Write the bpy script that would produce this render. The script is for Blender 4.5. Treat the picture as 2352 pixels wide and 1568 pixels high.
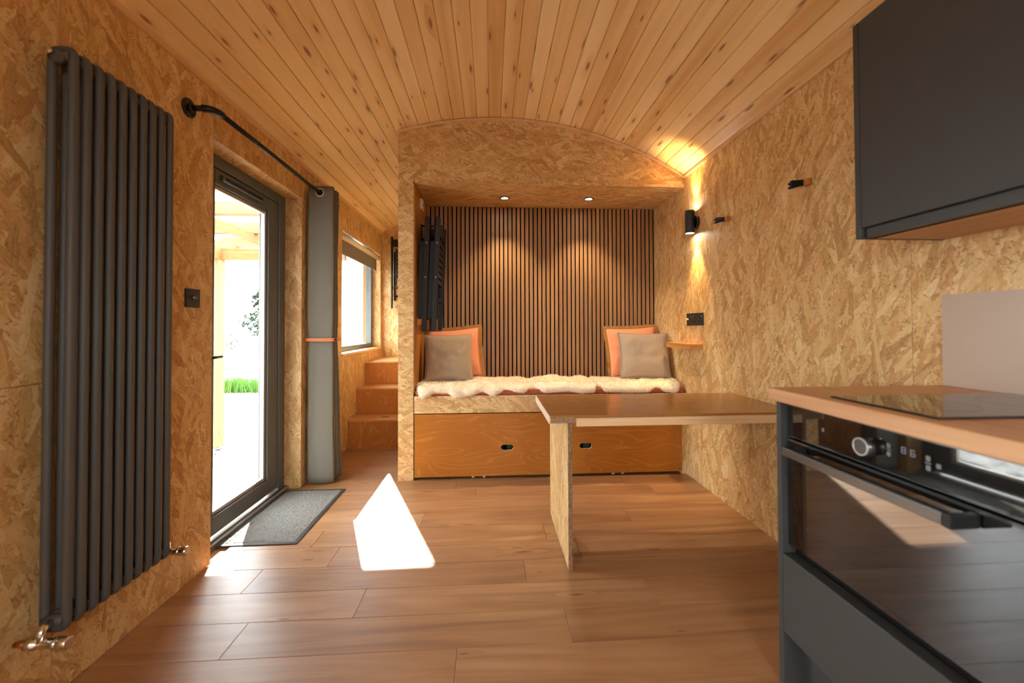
import bpy, bmesh, math, random
from mathutils import Vector, Matrix, Euler, noise as mnoise
random.seed(7)
sc = bpy.context.scene
for o in list(bpy.data.objects): bpy.data.objects.remove(o)
COL = sc.collection

# ------------------------------------------------------------------ camera, world, sun, exposure
F_PX, PITCH, YAW, ROLL, CX, CY, CAM_H = 960.0, .0153, .0614, -.0032, 1186.37, 736.15, 1.0902
cam_d = bpy.data.cameras.new('camera'); cam = bpy.data.objects.new('camera', cam_d); COL.objects.link(cam)
cam_d.sensor_width = 36.0; cam_d.sensor_fit = 'HORIZONTAL'
cam_d.lens = 36.0*F_PX/2352
cam_d.shift_x = -(CX-1176)/2352; cam_d.shift_y = (CY-784)/2352
cam_d.clip_start = .02; cam_d.clip_end = 400
cam_d.dof.use_dof = True; cam_d.dof.focus_distance = 3.1; cam_d.dof.aperture_fstop = 2.0
_fw = Vector((math.sin(YAW)*math.cos(PITCH), math.cos(YAW)*math.cos(PITCH), math.sin(PITCH)))
_r = Vector((math.cos(YAW), -math.sin(YAW), 0)); _u = _r.cross(_fw)
_r, _u = math.cos(ROLL)*_r+math.sin(ROLL)*_u, -math.sin(ROLL)*_r+math.cos(ROLL)*_u
cam.matrix_world = Matrix(((_r.x,_u.x,-_fw.x,0),(_r.y,_u.y,-_fw.y,0),(_r.z,_u.z,-_fw.z,CAM_H),(0,0,0,1)))
sc.camera = cam

world = bpy.data.worlds.new('world'); sc.world = world; world.use_nodes = True
bg = world.node_tree.nodes['Background']
bg.inputs['Color'].default_value = (.86,.93,1,1); bg.inputs['Strength'].default_value = 3.2

sun_d = bpy.data.lights.new('sun','SUN'); sun_d.energy = 9.0; sun_d.angle = math.radians(.6); sun_d.color = (1,.95,.88)
sun = bpy.data.objects.new('sun', sun_d); COL.objects.link(sun); sun.location = (-4,9,6)
sun.rotation_euler = Vector((.375,-.927,-.62)).to_track_quat('-Z','Y').to_euler()

def portal(name, loc, rot, sx, sy):
    d = bpy.data.lights.new(name,'AREA'); d.shape='RECTANGLE'; d.size=sx; d.size_y=sy
    d.cycles.is_portal = True
    o = bpy.data.objects.new(name,d); COL.objects.link(o); o.location=loc; o.rotation_euler=rot
portal('portal_door', (-1.56,2.5,1.0), (0,-math.pi/2,0), 2.0, .95)
portal('portal_window', (-1.56,4.36,1.4), (0,-math.pi/2,0), 1.1, 1.3)
portal('portal_rear', (.45,-2.09,1.49), (math.pi/2,0,0), 1.1, 1.02)
portal('portal_left', (-1.56,-1.0,1.08), (0,-math.pi/2,0), 1.95, 1.75)

vs = sc.view_settings; vs.view_transform='Standard'; vs.look='None'; vs.gamma=1.0; vs.use_curve_mapping=False
vs.exposure = 3.02
sc.cycles.use_denoising = True
sc.cycles.max_bounces = 8; sc.cycles.diffuse_bounces = 6; sc.cycles.glossy_bounces = 4; sc.cycles.transparent_max_bounces = 10
sc.cycles.use_adaptive_sampling = True; sc.cycles.adaptive_threshold = .04
sc.cycles.caustics_reflective = False; sc.cycles.caustics_refractive = False
sc.cycles.sample_clamp_indirect = 8

# ------------------------------------------------------------------ materials
MATS = {}
class G:
    def __init__(s, name, rough=.5, spec=.5, metal=0, color=None):
        m = bpy.data.materials.new(name); m.use_nodes=True; s.m=m; s.nt=m.node_tree
        s.b = s.nt.nodes['Principled BSDF']; s.out = s.nt.nodes['Material Output']
        s.b.inputs['Roughness'].default_value=rough; s.b.inputs['Specular IOR Level'].default_value=spec
        s.b.inputs['Metallic'].default_value=metal
        if color: s.b.inputs['Base Color'].default_value=(*color,1)
        MATS[name]=m
    def n(s, t, ins=None, **props):
        nd = s.nt.nodes.new('ShaderNode'+t)
        for k,v in props.items(): setattr(nd,k,v)
        for k,v in (ins or {}).items():
            if hasattr(v,'is_linked') or isinstance(v,bpy.types.NodeSocket): s.nt.links.new(v, nd.inputs[k])
            else: nd.inputs[k].default_value = v
        return nd
    def math(s, op, a, b=None, clamp=False):
        d={0:a}
        if b is not None: d[1]=b
        return s.n('Math', d, operation=op, use_clamp=clamp).outputs[0]
    def vmul(s, v, xyz): return s.n('VectorMath',{0:v,1:xyz},operation='MULTIPLY').outputs[0]
    def vadd(s, v, w): return s.n('VectorMath',{0:v,1:w},operation='ADD').outputs[0]
    def noise(s, v, scale=1, detail=2, rough=.5, dist=0, dim='2D'):
        return s.n('TexNoise',{'Vector':v,'Scale':scale,'Detail':detail,'Roughness':rough,'Distortion':dist},noise_dimensions=dim).outputs[0]
    def voro(s, v, feature='F1'):
        return s.n('TexVoronoi',{'Vector':v,'Scale':1.0},voronoi_dimensions='2D',feature=feature)
    def ramp(s, f, stops, interp='LINEAR'):
        nd=s.n('ValToRGB',{0:f}); cr=nd.color_ramp; cr.interpolation=interp
        while len(cr.elements)<len(stops): cr.elements.new(.5)
        for e,(p,c) in zip(cr.elements,stops): e.position=p; e.color=(*c,1) if len(c)==3 else c
        return nd.outputs[0]
    def mixc(s, f, a, b, mode='MIX'):
        nd=s.n('Mix',{},data_type='RGBA',blend_type=mode)
        for i,v in ((0,f),(6,a),(7,b)):
            if isinstance(v,bpy.types.NodeSocket): s.nt.links.new(v,nd.inputs[i])
            elif isinstance(v,(int,float)): nd.inputs[i].default_value=v
            else: nd.inputs[i].default_value=(*v,1)
        return nd.outputs[2]
    def mixf(s, f, a, b):
        nd=s.n('Mix',{},data_type='FLOAT')
        for i,v in ((0,f),(2,a),(3,b)):
            if isinstance(v,bpy.types.NodeSocket): s.nt.links.new(v,nd.inputs[i])
            else: nd.inputs[i].default_value=v
        return nd.outputs[0]
    def mixv(s, f, a, b):
        nd=s.n('Mix',{},data_type='VECTOR')
        for i,v in ((0,f),(4,a),(5,b)): s.nt.links.new(v,nd.inputs[i])
        return nd.outputs[1]
    def uv(s, rnd=True):
        u=s.n('TexCoord').outputs['UV']
        if not rnd: return u
        r=s.n('ObjectInfo').outputs['Random']
        k=s.n('CombineXYZ',{0:s.math('MULTIPLY',r,37.3),1:s.math('MULTIPLY',r,91.7)}).outputs[0]
        return s.vadd(u,k)
    def color(s, c): s.nt.links.new(c,s.b.inputs['Base Color'])
    def bump(s, h, strength=.2, dist=.002):
        nd=s.n('Bump',{'Height':h,'Strength':strength,'Distance':dist}); s.nt.links.new(nd.outputs[0],s.b.inputs['Normal'])

def osb(name, tint=(1,1,1)):
    g=G(name,rough=.5,spec=.35); uv=g.uv()
    wob=g.n('TexNoise',{'Vector':uv,'Scale':38.0,'Detail':2.0},noise_dimensions='2D').outputs[1]
    uvw=g.vadd(uv,g.vmul(g.vadd(wob,(-.5,-.5,-.5)),(.014,.014,0)))
    tone=g.noise(uv,9,2); vec=g.vmul(uv,(6,30,1))
    LAY=[(.1,16,80,.1),(-.7,22,110,.4),(.9,20,95,.45),(1.5,24,120,.55),(-.3,15,70,.5),(.45,18,90,.55),(.2,9,40,.74),(-.5,8,36,.80),(.75,9,44,.80),(-.12,7,30,.84)]
    for i,(ang,sx,sy,th) in enumerate(LAY):
        r=g.n('VectorRotate',{'Vector':uvw,'Angle':ang},rotation_type='Z_AXIS').outputs[0]
        v=g.vadd(g.vmul(r,(sx,sy,1)),(i*13.1,i*7.7,0))
        vo=g.voro(v); sp=g.n('SeparateColor',{0:vo.outputs['Color']})
        mask=g.math('GREATER_THAN',sp.outputs[0],th)
        tone=g.mixf(mask,tone,sp.outputs[1]); vec=g.mixv(mask,vec,v)
    fib=g.noise(g.vmul(vec,(.6,3.5,1)),2.2,3,.65)
    big=g.noise(uv,2.6,2); grit=g.noise(uvw,85,3,.7)
    t=g.math('ADD',g.math('MULTIPLY',tone,.53),g.math('MULTIPLY',g.math('SUBTRACT',fib,.5),.7))
    t=g.math('ADD',g.math('ADD',t,.125),g.math('ADD',g.math('MULTIPLY',big,.26),g.math('MULTIPLY',g.math('SUBTRACT',grit,.5),.3)))
    c=g.ramp(t,[(0,(.22,.10,.03)),(.2,(.40,.215,.075)),(.46,(.56,.345,.13)),(.74,(.67,.455,.21)),(1,(.78,.60,.36))])
    hue=g.noise(g.vmul(vec,(.25,.25,1)),1.0,0); c=g.mixc(g.ramp(hue,[(.62,(0,0,0)),(.7,(.5,.5,.5))]),c,(.52,.24,.085))
    clus=g.ramp(g.noise(uv,14,2,.6),[(.38,(.12,.12,.12)),(.62,(.9,.9,.9))])
    for ang,sx,sy,th,col,al in ((.6,85,330,.97,(.17,.07,.02),.75),(-.4,34,230,.991,(.28,.12,.04),.7),(1.3,100,380,.97,(.14,.06,.02),.75),(-1.0,70,300,.972,(.2,.085,.025),.7)):
        r=g.n('VectorRotate',{'Vector':uvw,'Angle':ang},rotation_type='Z_AXIS').outputs[0]
        sp=g.n('SeparateColor',{0:g.voro(g.vmul(r,(sx,sy,1))).outputs['Color']})
        c=g.mixc(g.math('MULTIPLY',g.math('GREATER_THAN',sp.outputs[0],th),g.math('MULTIPLY',clus,al)),c,col)
    c=g.mixc(1.0,c,tint,'MULTIPLY')
    g.color(c); g.bump(g.noise(g.vmul(uv,(40,120,1)),1,2,.6),.15,.001); return g.m

def wood(name, stops, ax=1.0, ay=22.0, dist=.6, knots=0, rough=.45, spec=.4, fine=.25, rnd=.12, kcol=(.16,.055,.018), stripes=0, bump=0):
    g=G(name,rough=rough,spec=spec); uv=g.uv()
    p=g.vmul(uv,(ax,ay,1)); km=None
    if knots:
        vo=g.voro(g.vmul(uv,(2.6,13.0,1))); d=vo.outputs['Distance']
        sp=g.n('SeparateColor',{0:vo.outputs['Color']})
        sz=g.math('MULTIPLY',g.math('GREATER_THAN',sp.outputs[0],1-knots),g.math('ADD',.045,g.math('MULTIPLY',sp.outputs[1],.10)))
        ratio=g.math('DIVIDE',d,g.math('ADD',sz,.0001))
        km=g.ramp(ratio,[(0,(1,1,1)),(.55,(.85,.85,.85)),(1.0,(0,0,0))])
        halo=g.ramp(g.math('MULTIPLY',ratio,.33),[(0,(1,1,1)),(1,(0,0,0))])
        p=g.vadd(p,g.n('CombineXYZ',{1:g.math('MULTIPLY',halo,1.2)}).outputs[0])
    a=g.noise(p,1,4,.55,dist)
    f=g.noise(g.vmul(uv,(6,260,1)),1,2,.6)
    t=g.math('ADD',a,g.math('MULTIPLY',g.math('SUBTRACT',f,.5),fine))
    if stripes:
        st=g.noise(g.vmul(uv,(.22,stripes,1)),1,1,.5); t=g.math('ADD',t,g.math('MULTIPLY',g.math('SUBTRACT',st,.5),.75))
    ob=g.n('ObjectInfo').outputs['Random']
    t=g.math('ADD',t,g.math('MULTIPLY',g.math('SUBTRACT',ob,.5),rnd*2))
    c=g.ramp(t,stops)
    if km is not None:
        c=g.mixc(g.math('MULTIPLY',halo,.35),c,(.36,.15,.05)); c=g.mixc(g.math('MULTIPLY',km,.85),c,kcol)
    g.color(c)
    if bump: g.bump(t,bump,.001)
    return g.m

def ply(name, a, b, hi, rough=.35):
    g=G(name,rough=rough,spec=.4); uv=g.uv()
    n=g.noise(g.vmul(uv,(1.4,6.5,1)),1,2.0,.42,.8)
    s=g.math('FRACT',g.math('MULTIPLY',n,9.0))
    f=g.noise(g.vmul(uv,(5,160,1)),1,2,.6)
    base=g.mixc(g.math('MULTIPLY_ADD' if False else 'ADD',g.math('MULTIPLY',f,.5),g.math('MULTIPLY',g.noise(uv,2.5,2),.45)),a,b)
    line=g.ramp(s,[(0,(1,1,1)),(.10,(.15,.15,.15)),(.35,(0,0,0)),(.86,(0,0,0)),(1,(.75,.75,.75))])
    c=g.mixc(g.math('MULTIPLY',line,.42),base,hi); g.color(c); return g.m

def plain(name,col,rough=.5,spec=.5,metal=0,nz=0,nscale=300,bump=0):
    g=G(name,rough,spec,metal,col)
    if nz or bump:
        t=g.n('TexCoord').outputs['Object']; f=g.noise(t,nscale,2,.6,0,'3D')
        if nz: g.color(g.mixc(f,tuple(c*(1-nz) for c in col),tuple(min(1,c*(1+nz)) for c in col)))
        if bump: g.bump(f,bump,.001)
    return g.m

OSB=osb('osb'); OSBL=osb('osb_pale',(1.08,1.12,1.2))
PINE=wood('pine_board',[(.1,(.60,.34,.135)),(.36,(.70,.46,.21)),(.6,(.77,.54,.27)),(.9,(.83,.63,.36))],ax=.4,ay=9,dist=.4,knots=.55,rough=.4,spec=.4,rnd=.2,stripes=9,fine=.1,kcol=(.2,.055,.015))
FLOORM=wood('vinyl_oak',[(.12,(.17,.07,.027)),(.38,(.29,.135,.055)),(.58,(.37,.185,.08)),(.85,(.45,.25,.12))],ax=.8,ay=9,dist=1.2,knots=.1,rough=.4,spec=.85,fine=.16,rnd=.06,kcol=(.11,.045,.02))
SLATM=wood('walnut_slat',[(.2,(.215,.10,.036)),(.5,(.305,.15,.055)),(.8,(.39,.205,.085))],ax=1.2,ay=60,dist=.2,rough=.5,fine=.4,rnd=.1)
PLY=ply('stained_plywood',(.33,.10,.009),(.43,.152,.016),(.62,.27,.05))
PLYS=ply('stained_plywood_step',(.40,.14,.03),(.50,.2,.045),(.78,.40,.14),.3)
TREAD=wood('pine_tread',[(.2,(.5,.22,.08)),(.5,(.63,.32,.13)),(.85,(.75,.45,.22))],rough=.3)
TABLE=wood('table_laminate',[(.2,(.27,.12,.03)),(.5,(.33,.15,.04)),(.85,(.38,.185,.055))],ax=.8,ay=30,dist=.2,rough=.21,spec=.5,fine=.5,rnd=0,bump=0)
BATTEN=wood('pine_batten',[(.2,(.58,.32,.14)),(.5,(.70,.43,.22)),(.85,(.78,.54,.3))],ay=40,rough=.45,rnd=0,knots=.1)
EDGEM=wood('board_edge',[(.2,(.12,.055,.022)),(.5,(.25,.13,.06)),(.85,(.4,.25,.13))],ax=60,ay=120,rough=.7)
PALEEDGE=plain('pale_edge',(.68,.55,.4),.6,nz=.12,nscale=150)
WORKTOP=wood('oak_worktop',[(.2,(.44,.21,.09)),(.5,(.53,.28,.13)),(.85,(.6,.35,.18))],ax=1.2,ay=26,dist=.3,rough=.4,fine=.3,rnd=0)
UNDER=wood('oak_carcass',[(.2,(.42,.22,.11)),(.5,(.52,.29,.15)),(.85,(.6,.36,.2))],ax=1.2,ay=26,dist=.3,rough=.5,rnd=0)
ORANGEW=wood('orange_pine',[(.2,(.36,.14,.03)),(.5,(.5,.21,.05)),(.85,(.6,.3,.09))],ay=30,rough=.4)
TIMBER=wood('porch_timber',[(.2,(.24,.115,.04)),(.5,(.31,.165,.06)),(.85,(.38,.22,.095))],ay=18,knots=.15,rough=.7)
ANTH=plain('anthracite_cabinet',(.042,.041,.038),.45,.35)
RADM=plain('radiator_paint',(.078,.072,.064),.55,.4,nz=.1,nscale=400,bump=.05)
FRAMEM=plain('anthracite_frame',(.10,.11,.115),.4,.5)
BLACKM=plain('black_metal',(.012,.012,.012),.35,.5,.3)
BLACKP=plain('black_painted_wood',(.014,.013,.012),.5,.3)
BRONZE=plain('black_plate',(.028,.026,.024),.45,.5,.4)
FELT=plain('black_felt',(.008,.007,.006),.95,.1)
CHROME=plain('chrome',(.75,.73,.7),.12,.5,1)
COPPER=plain('copper',(.65,.22,.08),.3,.5,1)
ALU=plain('aluminium',(.5,.47,.42),.4,.5,.8)
CURT=plain('curtain_cloth',(.165,.15,.118),.9,.15,nz=.22,nscale=500,bump=.3)
LEATHER=plain('tan_leather',(.5,.13,.03),.5,.4)
CORAL=plain('coral_cloth',(.72,.27,.135),.75,.25,nz=.06,nscale=60,bump=.1)
JUTE=plain('jute_trim',(.34,.165,.05),.85,.2,nz=.5,nscale=350,bump=.6)
TAUPE=plain('taupe_linen',(.37,.28,.195),.9,.15,nz=.45,nscale=420,bump=.5)
TERRA=plain('terracotta_cloth',(.36,.095,.045),.85,.2,nz=.25,nscale=300,bump=.3)
FUR=plain('sheepskin_wool',(.86,.74,.56),.9,.15,nz=.1,nscale=40)
WHITEP=plain('white_plastic',(.7,.62,.52),.4)
SPLASH=plain('beige_splashback',(.43,.325,.245),.35,.4)
MATCL=plain('grey_carpet',(.20,.195,.18),.95,.1,nz=.85,nscale=260,bump=1.0)
RUBBER=plain('black_rubber',(.035,.036,.038),.6,.4)
BLINDM=plain('grey_blind',(.22,.185,.165),.85,.2)
TUBEM=plain('cream_tube',(.7,.6,.47),.5)
DARKIN=plain('drawer_inside',(.05,.06,.045),.8)
GREYI=plain('grey_print',(.13,.13,.125),.5)
SILV=plain('silver_print',(.42,.42,.41),.35,.5,.5)
STEEL=plain('dark_steel',(.13,.125,.12),.25,.5,.8)
g=G('oven_glass',.035,.5,0,(.006,.006,.006)); g.b.inputs['IOR'].default_value=2.0; OVENG=g.m
g=G('hob_glass',.04,.5,0,(.008,.008,.008)); g.b.inputs['IOR'].default_value=1.9; HOBG=g.m
def glass(name):
    g=G(name); nt=g.nt; tr=g.n('BsdfTransparent',{'Color':(.96,.98,.97,1)}); gl=g.n('BsdfGlossy',{'Roughness':.02})
    bf=g.n('NewGeometry').outputs['Backfacing']; fr=g.n('Fresnel',{'IOR':g.mixf(bf,1.45,1/1.45)}); mx=g.n('MixShader',{0:fr.outputs[0],1:tr.outputs[0],2:gl.outputs[0]})
    nt.links.new(mx.outputs[0],g.out.inputs[0]); return g.m
GLASS=glass('clear_glass')
def emis(name,c,st):
    g=G(name,.4); g.b.inputs['Emission Color'].default_value=(*c,1); g.b.inputs['Emission Strength'].default_value=st; g.b.inputs['Base Color'].default_value=(.01,.01,.01,1); return g.m
LEDW=emis('led_lens',(1,.9,.78),14); DIGIT=emis('clock_digit',(.5,.45,.62),.05)
g=G('translucent_sheet',.5); t=g.n('BsdfTranslucent',{'Color':(.75,.77,.77,1)}); d=g.n('BsdfDiffuse',{'Color':(.8,.8,.8,1)}); mx=g.n('MixShader',{0:.85,1:d.outputs[0],2:t.outputs[0]}); g.nt.links.new(mx.outputs[0],g.out.inputs[0]); SHEET=g.m
g=G('gravel',.9,.2); v=g.n('TexVoronoi',{'Vector':g.n('TexCoord').outputs['Object'],'Scale':42.0,'Randomness':1.0}); sp=g.n('SeparateColor',{0:v.outputs['Color']})
c=g.ramp(sp.outputs[0],[(0,(.012,.012,.014)),(.2,(.05,.05,.05)),(.32,(.34,.335,.32)),(1,(.5,.49,.48))]); g.color(g.mixc(g.math('MULTIPLY',v.outputs['Distance'],.8),c,(.08,.08,.08))); v2=g.n('TexVoronoi',{'Vector':g.n('TexCoord').outputs['Object'],'Scale':13.0}); sp2=g.n('SeparateColor',{0:v2.outputs['Color']}); dk_=g.math('MULTIPLY',g.math('GREATER_THAN',sp2.outputs[0],.72),g.math('LESS_THAN',v2.outputs['Distance'],.36))
lk=g.b.inputs['Base Color'].links[0].from_socket; g.color(g.mixc(g.math('MULTIPLY',dk_,.97),lk,(.004,.004,.005))); g.bump(v.outputs['Distance'],.6,.02); GRAVEL=g.m
g=G('grass_blade',.7,.2,0,(.055,.13,.016)); GRASS=g.m
g=G('conifer_needle',.7,.2,0,(.022,.04,.018)); CONIF=g.m
g=G('shrub_leaf',.7,.2,0,(.05,.075,.05)); SHRUB=g.m
BARK=plain('bark',(.12,.08,.05),.9)
CLAD=wood('cladding',[(.2,(.3,.16,.07)),(.5,(.4,.23,.11)),(.85,(.5,.3,.16))],ay=20,rough=.7)

# ------------------------------------------------------------------ geometry helpers
ORG={}
def Empty(name, loc, label=None, cat=None, group=None, kind=None):
    o=bpy.data.objects.new(name,None); COL.objects.link(o); o.location=loc; o.empty_display_size=.05
    ORG[o.name]=Vector(loc); tag(o,label,cat,group,kind); return o
def tag(o,label=None,cat=None,group=None,kind=None):
    if label: o['label']=label
    if cat: o['category']=cat
    if group: o['group']=group
    if kind: o['kind']=kind
    return o
def uvproj(me, org, grain):
    gi='xyz'.index(grain); uvl=me.uv_layers.new(name='UVMap')
    for p in me.polygons:
        n=[abs(c) for c in p.normal]; ax=n.index(max(n)); rest=[i for i in range(3) if i!=ax]
        if gi in rest: ua=gi; va=[i for i in rest if i!=gi][0]
        else: ua,va=rest
        for li in p.loop_indices:
            co=me.vertices[me.loops[li].vertex_index].co
            w=co+org
            uvl.data[li].uv=(w[ua]+.37*ax+.21*w[ax]*0,w[va]+.53*ax)
class MB:
    def __init__(s): s.v=[]; s.f=[]; s.sm=[]
    def add(s,vs,fs,smooth=False):
        o=len(s.v); s.v+= [Vector(v) for v in vs]; s.f+=[tuple(i+o for i in f) for f in fs]; s.sm+=[smooth]*len(fs); return s
    def box(s,x0,x1,y0,y1,z0,z1):
        return s.add([(x0,y0,z0),(x1,y0,z0),(x1,y1,z0),(x0,y1,z0),(x0,y0,z1),(x1,y0,z1),(x1,y1,z1),(x0,y1,z1)],
              [(0,3,2,1),(4,5,6,7),(0,1,5,4),(1,2,6,5),(2,3,7,6),(3,0,4,7)])
    def prism(s,poly,ax,a0,a1,smooth=False):
        # poly: 2D points in the two other axes (cyclic order), extruded along axis
        n=len(poly); i='xyz'.index(ax); r=[k for k in range(3) if k!=i]
        def P(p,a):
            q=[0,0,0]; q[i]=a; q[r[0]]=p[0]; q[r[1]]=p[1]; return q
        vs=[P(p,a0) for p in poly]+[P(p,a1) for p in poly]
        s.add(vs,[tuple(range(n)),tuple(range(2*n-1,n-1,-1))])
        o=len(s.v)-2*n
        for k in range(n):
            s.f.append((o+k,o+n+k,o+n+(k+1)%n,o+(k+1)%n)); s.sm.append(smooth)
        return s
    def tube(s,pts,r,n=12,caps=True,smooth=True):
        pts=[Vector(p) for p in pts]; m=len(pts); rr=r if isinstance(r,(list,tuple)) else [r]*m
        rings=[]; T=[]
        for i in range(m):
            d=(pts[min(i+1,m-1)]-pts[max(i-1,0)]); T.append(d.normalized())
        up=Vector((0,0,1)) if abs(T[0].z)<.9 else Vector((1,0,0))
        a=T[0].cross(up).normalized()
        vs=[]
        for i in range(m):
            a=(a-T[i]*a.dot(T[i])).normalized(); b=T[i].cross(a)
            for k in range(n):
                t=2*math.pi*k/n; vs.append(pts[i]+(a*math.cos(t)+b*math.sin(t))*rr[i])
        fs=[(i*n+k,i*n+(k+1)%n,(i+1)*n+(k+1)%n,(i+1)*n+k) for i in range(m-1) for k in range(n)]
        o=len(s.v); s.add(vs,fs,smooth)
        if caps: s.f+= [tuple(o+k for k in range(n-1,-1,-1)),tuple(o+(m-1)*n+k for k in range(n))]; s.sm+=[False,False]
        return s
    def capsule(s,p,q,r,n=12,e=4):
        p=Vector(p);q=Vector(q);d=(q-p).normalized(); pts=[];rr=[]
        for i in range(e+1):
            t=math.pi/2*i/e; pts.append(p+d*r*(1-math.cos(t))*1.0); rr.append(max(r*math.sin(t),r*.02))
        for i in range(e+1):
            t=math.pi/2*(1-i/e); pts.append(q-d*r*(1-math.cos(t))); rr.append(max(r*math.sin(t),r*.02))
        return s.tube(pts,rr,n)
    def build(s,name,mat,parent=None,origin=None,bevel=0,grain='z',recalc=True,seg=2):
        if origin is None:
            lo=[min(v[i] for v in s.v) for i in range(3)]; hi=[max(v[i] for v in s.v) for i in range(3)]
            origin=((lo[0]+hi[0])/2,(lo[1]+hi[1])/2,lo[2])
        org=Vector(origin); me=bpy.data.meshes.new(name)
        me.from_pydata([v-org for v in s.v],[],s.f)
        me.polygons.foreach_set('use_smooth',s.sm)
        if recalc:
            b=bmesh.new(); b.from_mesh(me); bmesh.ops.recalc_face_normals(b,faces=b.faces); b.to_mesh(me); b.free()
        me.update(); uvproj(me,org,grain); me.materials.append(mat)
        o=bpy.data.objects.new(name,me); COL.objects.link(o); ORG[o.name]=org
        if parent is not None: o.parent=parent; o.location=org-ORG[parent.name]
        else: o.location=org
        if bevel:
            bv=o.modifiers.new('bevel','BEVEL'); bv.width=bevel; bv.segments=seg; bv.limit_method='ANGLE'; bv.angle_limit=math.radians(40)
        return o
def box(name,x0,x1,y0,y1,z0,z1,mat,parent=None,bevel=0,grain='z',**k):
    return MB().box(x0,x1,y0,y1,z0,z1).build(name,mat,parent,bevel=bevel,grain=grain,**k)
def copy_tree(o,parent=None):
    c=o.copy(); COL.objects.link(c); c.parent=parent; ORG[c.name]=ORG[o.name].copy()
    for ch in list(o.children): copy_tree(ch,c)
    return c
def arc_pts(cx,cy,r,a0,a1,n): return [(cx+r*math.cos(a0+(a1-a0)*i/n),cy+r*math.sin(a0+(a1-a0)*i/n)) for i in range(n+1)]
def stadium(w,h,cx=0,cy=0,n=8):   # long axis = second coordinate when h>w
    if h>=w:
        r=w/2; return arc_pts(cx,cy+h/2-r,r,0,math.pi,n)+arc_pts(cx,cy-h/2+r,r,math.pi,2*math.pi,n)
    r=h/2; return arc_pts(cx+w/2-r,cy,r,-math.pi/2,math.pi/2,n)+arc_pts(cx-w/2+r,cy,r,math.pi/2,3*math.pi/2,n)
def holed_plate(name,x0,x1,z0,z1,hole,y0,y1,mat,rim,parent,grain='x'):
    """board in the XZ plane with a cut-out; rim = mesh of the inside edge of the cut-out"""
    b=bmesh.new(); outer=[(x0,z0),(x1,z0),(x1,z1),(x0,z1)]
    vs=[b.verts.new((x,y0,z)) for x,z in outer]; es=[b.edges.new((vs[i],vs[(i+1)%4])) for i in range(4)]
    hv=[b.verts.new((x,y0,z)) for x,z in hole]; es+=[b.edges.new((hv[i],hv[(i+1)%len(hv)])) for i in range(len(hv))]
    r=bmesh.ops.triangle_fill(b,use_beauty=True,edges=es)
    fs=[f for f in r['geom'] if isinstance(f,bmesh.types.BMFace)]
    m=MB(); b.verts.index_update()
    m.v=[v.co.copy() for v in b.verts]; m.f=[tuple(v.index for v in f.verts) for f in fs]; nv=len(m.v)
    m.v+= [Vector((v.x,y1,v.z)) for v in m.v[:nv]]; m.f+=[tuple(i+nv for i in f[::-1]) for f in m.f[:]]
    for i in range(4): m.f.append((i,(i+1)%4,nv+(i+1)%4,nv+i))
    m.sm=[False]*len(m.f); b.free()
    o=m.build(name,mat,parent,grain=grain)
    h=MB(); n=len(hole); h.add([(x,y0,z) for x,z in hole]+[(x,y1,z) for x,z in hole],[(i,(i+1)%n,n+(i+1)%n,n+i) for i in range(n)],True)
    return o,h.build('cutout_rim',rim,o,recalc=False)

XL,XR,YN,YB,ZN=-1.297,1.445,3.031,3.62,2.1315
YE=5.07; YR=-1.95
RC=2.55; XC0=.074; ZPK=2.616
def arc_z(x): return ZPK-RC+math.sqrt(RC*RC-(x-XC0)**2)

# ------------------------------------------------------------------ ground and outdoors
GZ=-.155
gr=MB().add([(-90,-60,GZ),(60,-60,GZ),(60,110,GZ),(-90,110,GZ)],[(0,1,2,3)]).build('ground',GRAVEL); tag(gr,kind='structure')

# ------------------------------------------------------------------ floor
fl=box('floor',-1.5,1.5,YR-.1,YE+.1,-.09,-.011,CLAD); tag(fl,kind='structure')
PW,PL=.175,1.178
joints={9:-.897,10:-.52,8:-.116,14:-.39,17:-.24,13:.284,11:.15,12:-.75,15:.45,16:-.1}
def plank_mesh(x0,x1,y0,y1,parent):
    return box('plank',x0+.0006,x1-.0006,y0+.0006,y1-.0006,-.011,0,FLOORM,parent,bevel=.0009,grain='x',seg=1)
full=None
k0=int((YR-1.622)/PW)-1
for k in range(k0,int((YE-1.622)/PW)+1):
    y0=1.622+k*PW; y1=y0+PW
    if y0<YR: continue
    y1=min(y1,YE)
    j=joints.get(k+10, -1.0+((k*7)%10)*.118)
    while j>XL: j-=PL
    x=j
    while x<XR:
        a,b=max(x,XL),min(x+PL,XR)
        if b-a>.02:
            if a==x and b==x+PL and abs(y1-y0-PW)<1e-6:
                if full is None: full=plank_mesh(a,b,y0,y1,fl)
                else:
                    c=full.copy(); COL.objects.link(c); c.location=Vector(((a+b)/2,(y0+y1)/2,-.011))-ORG['floor']
            else: plank_mesh(a,b,y0,y1,fl)
        x+=PL

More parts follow.
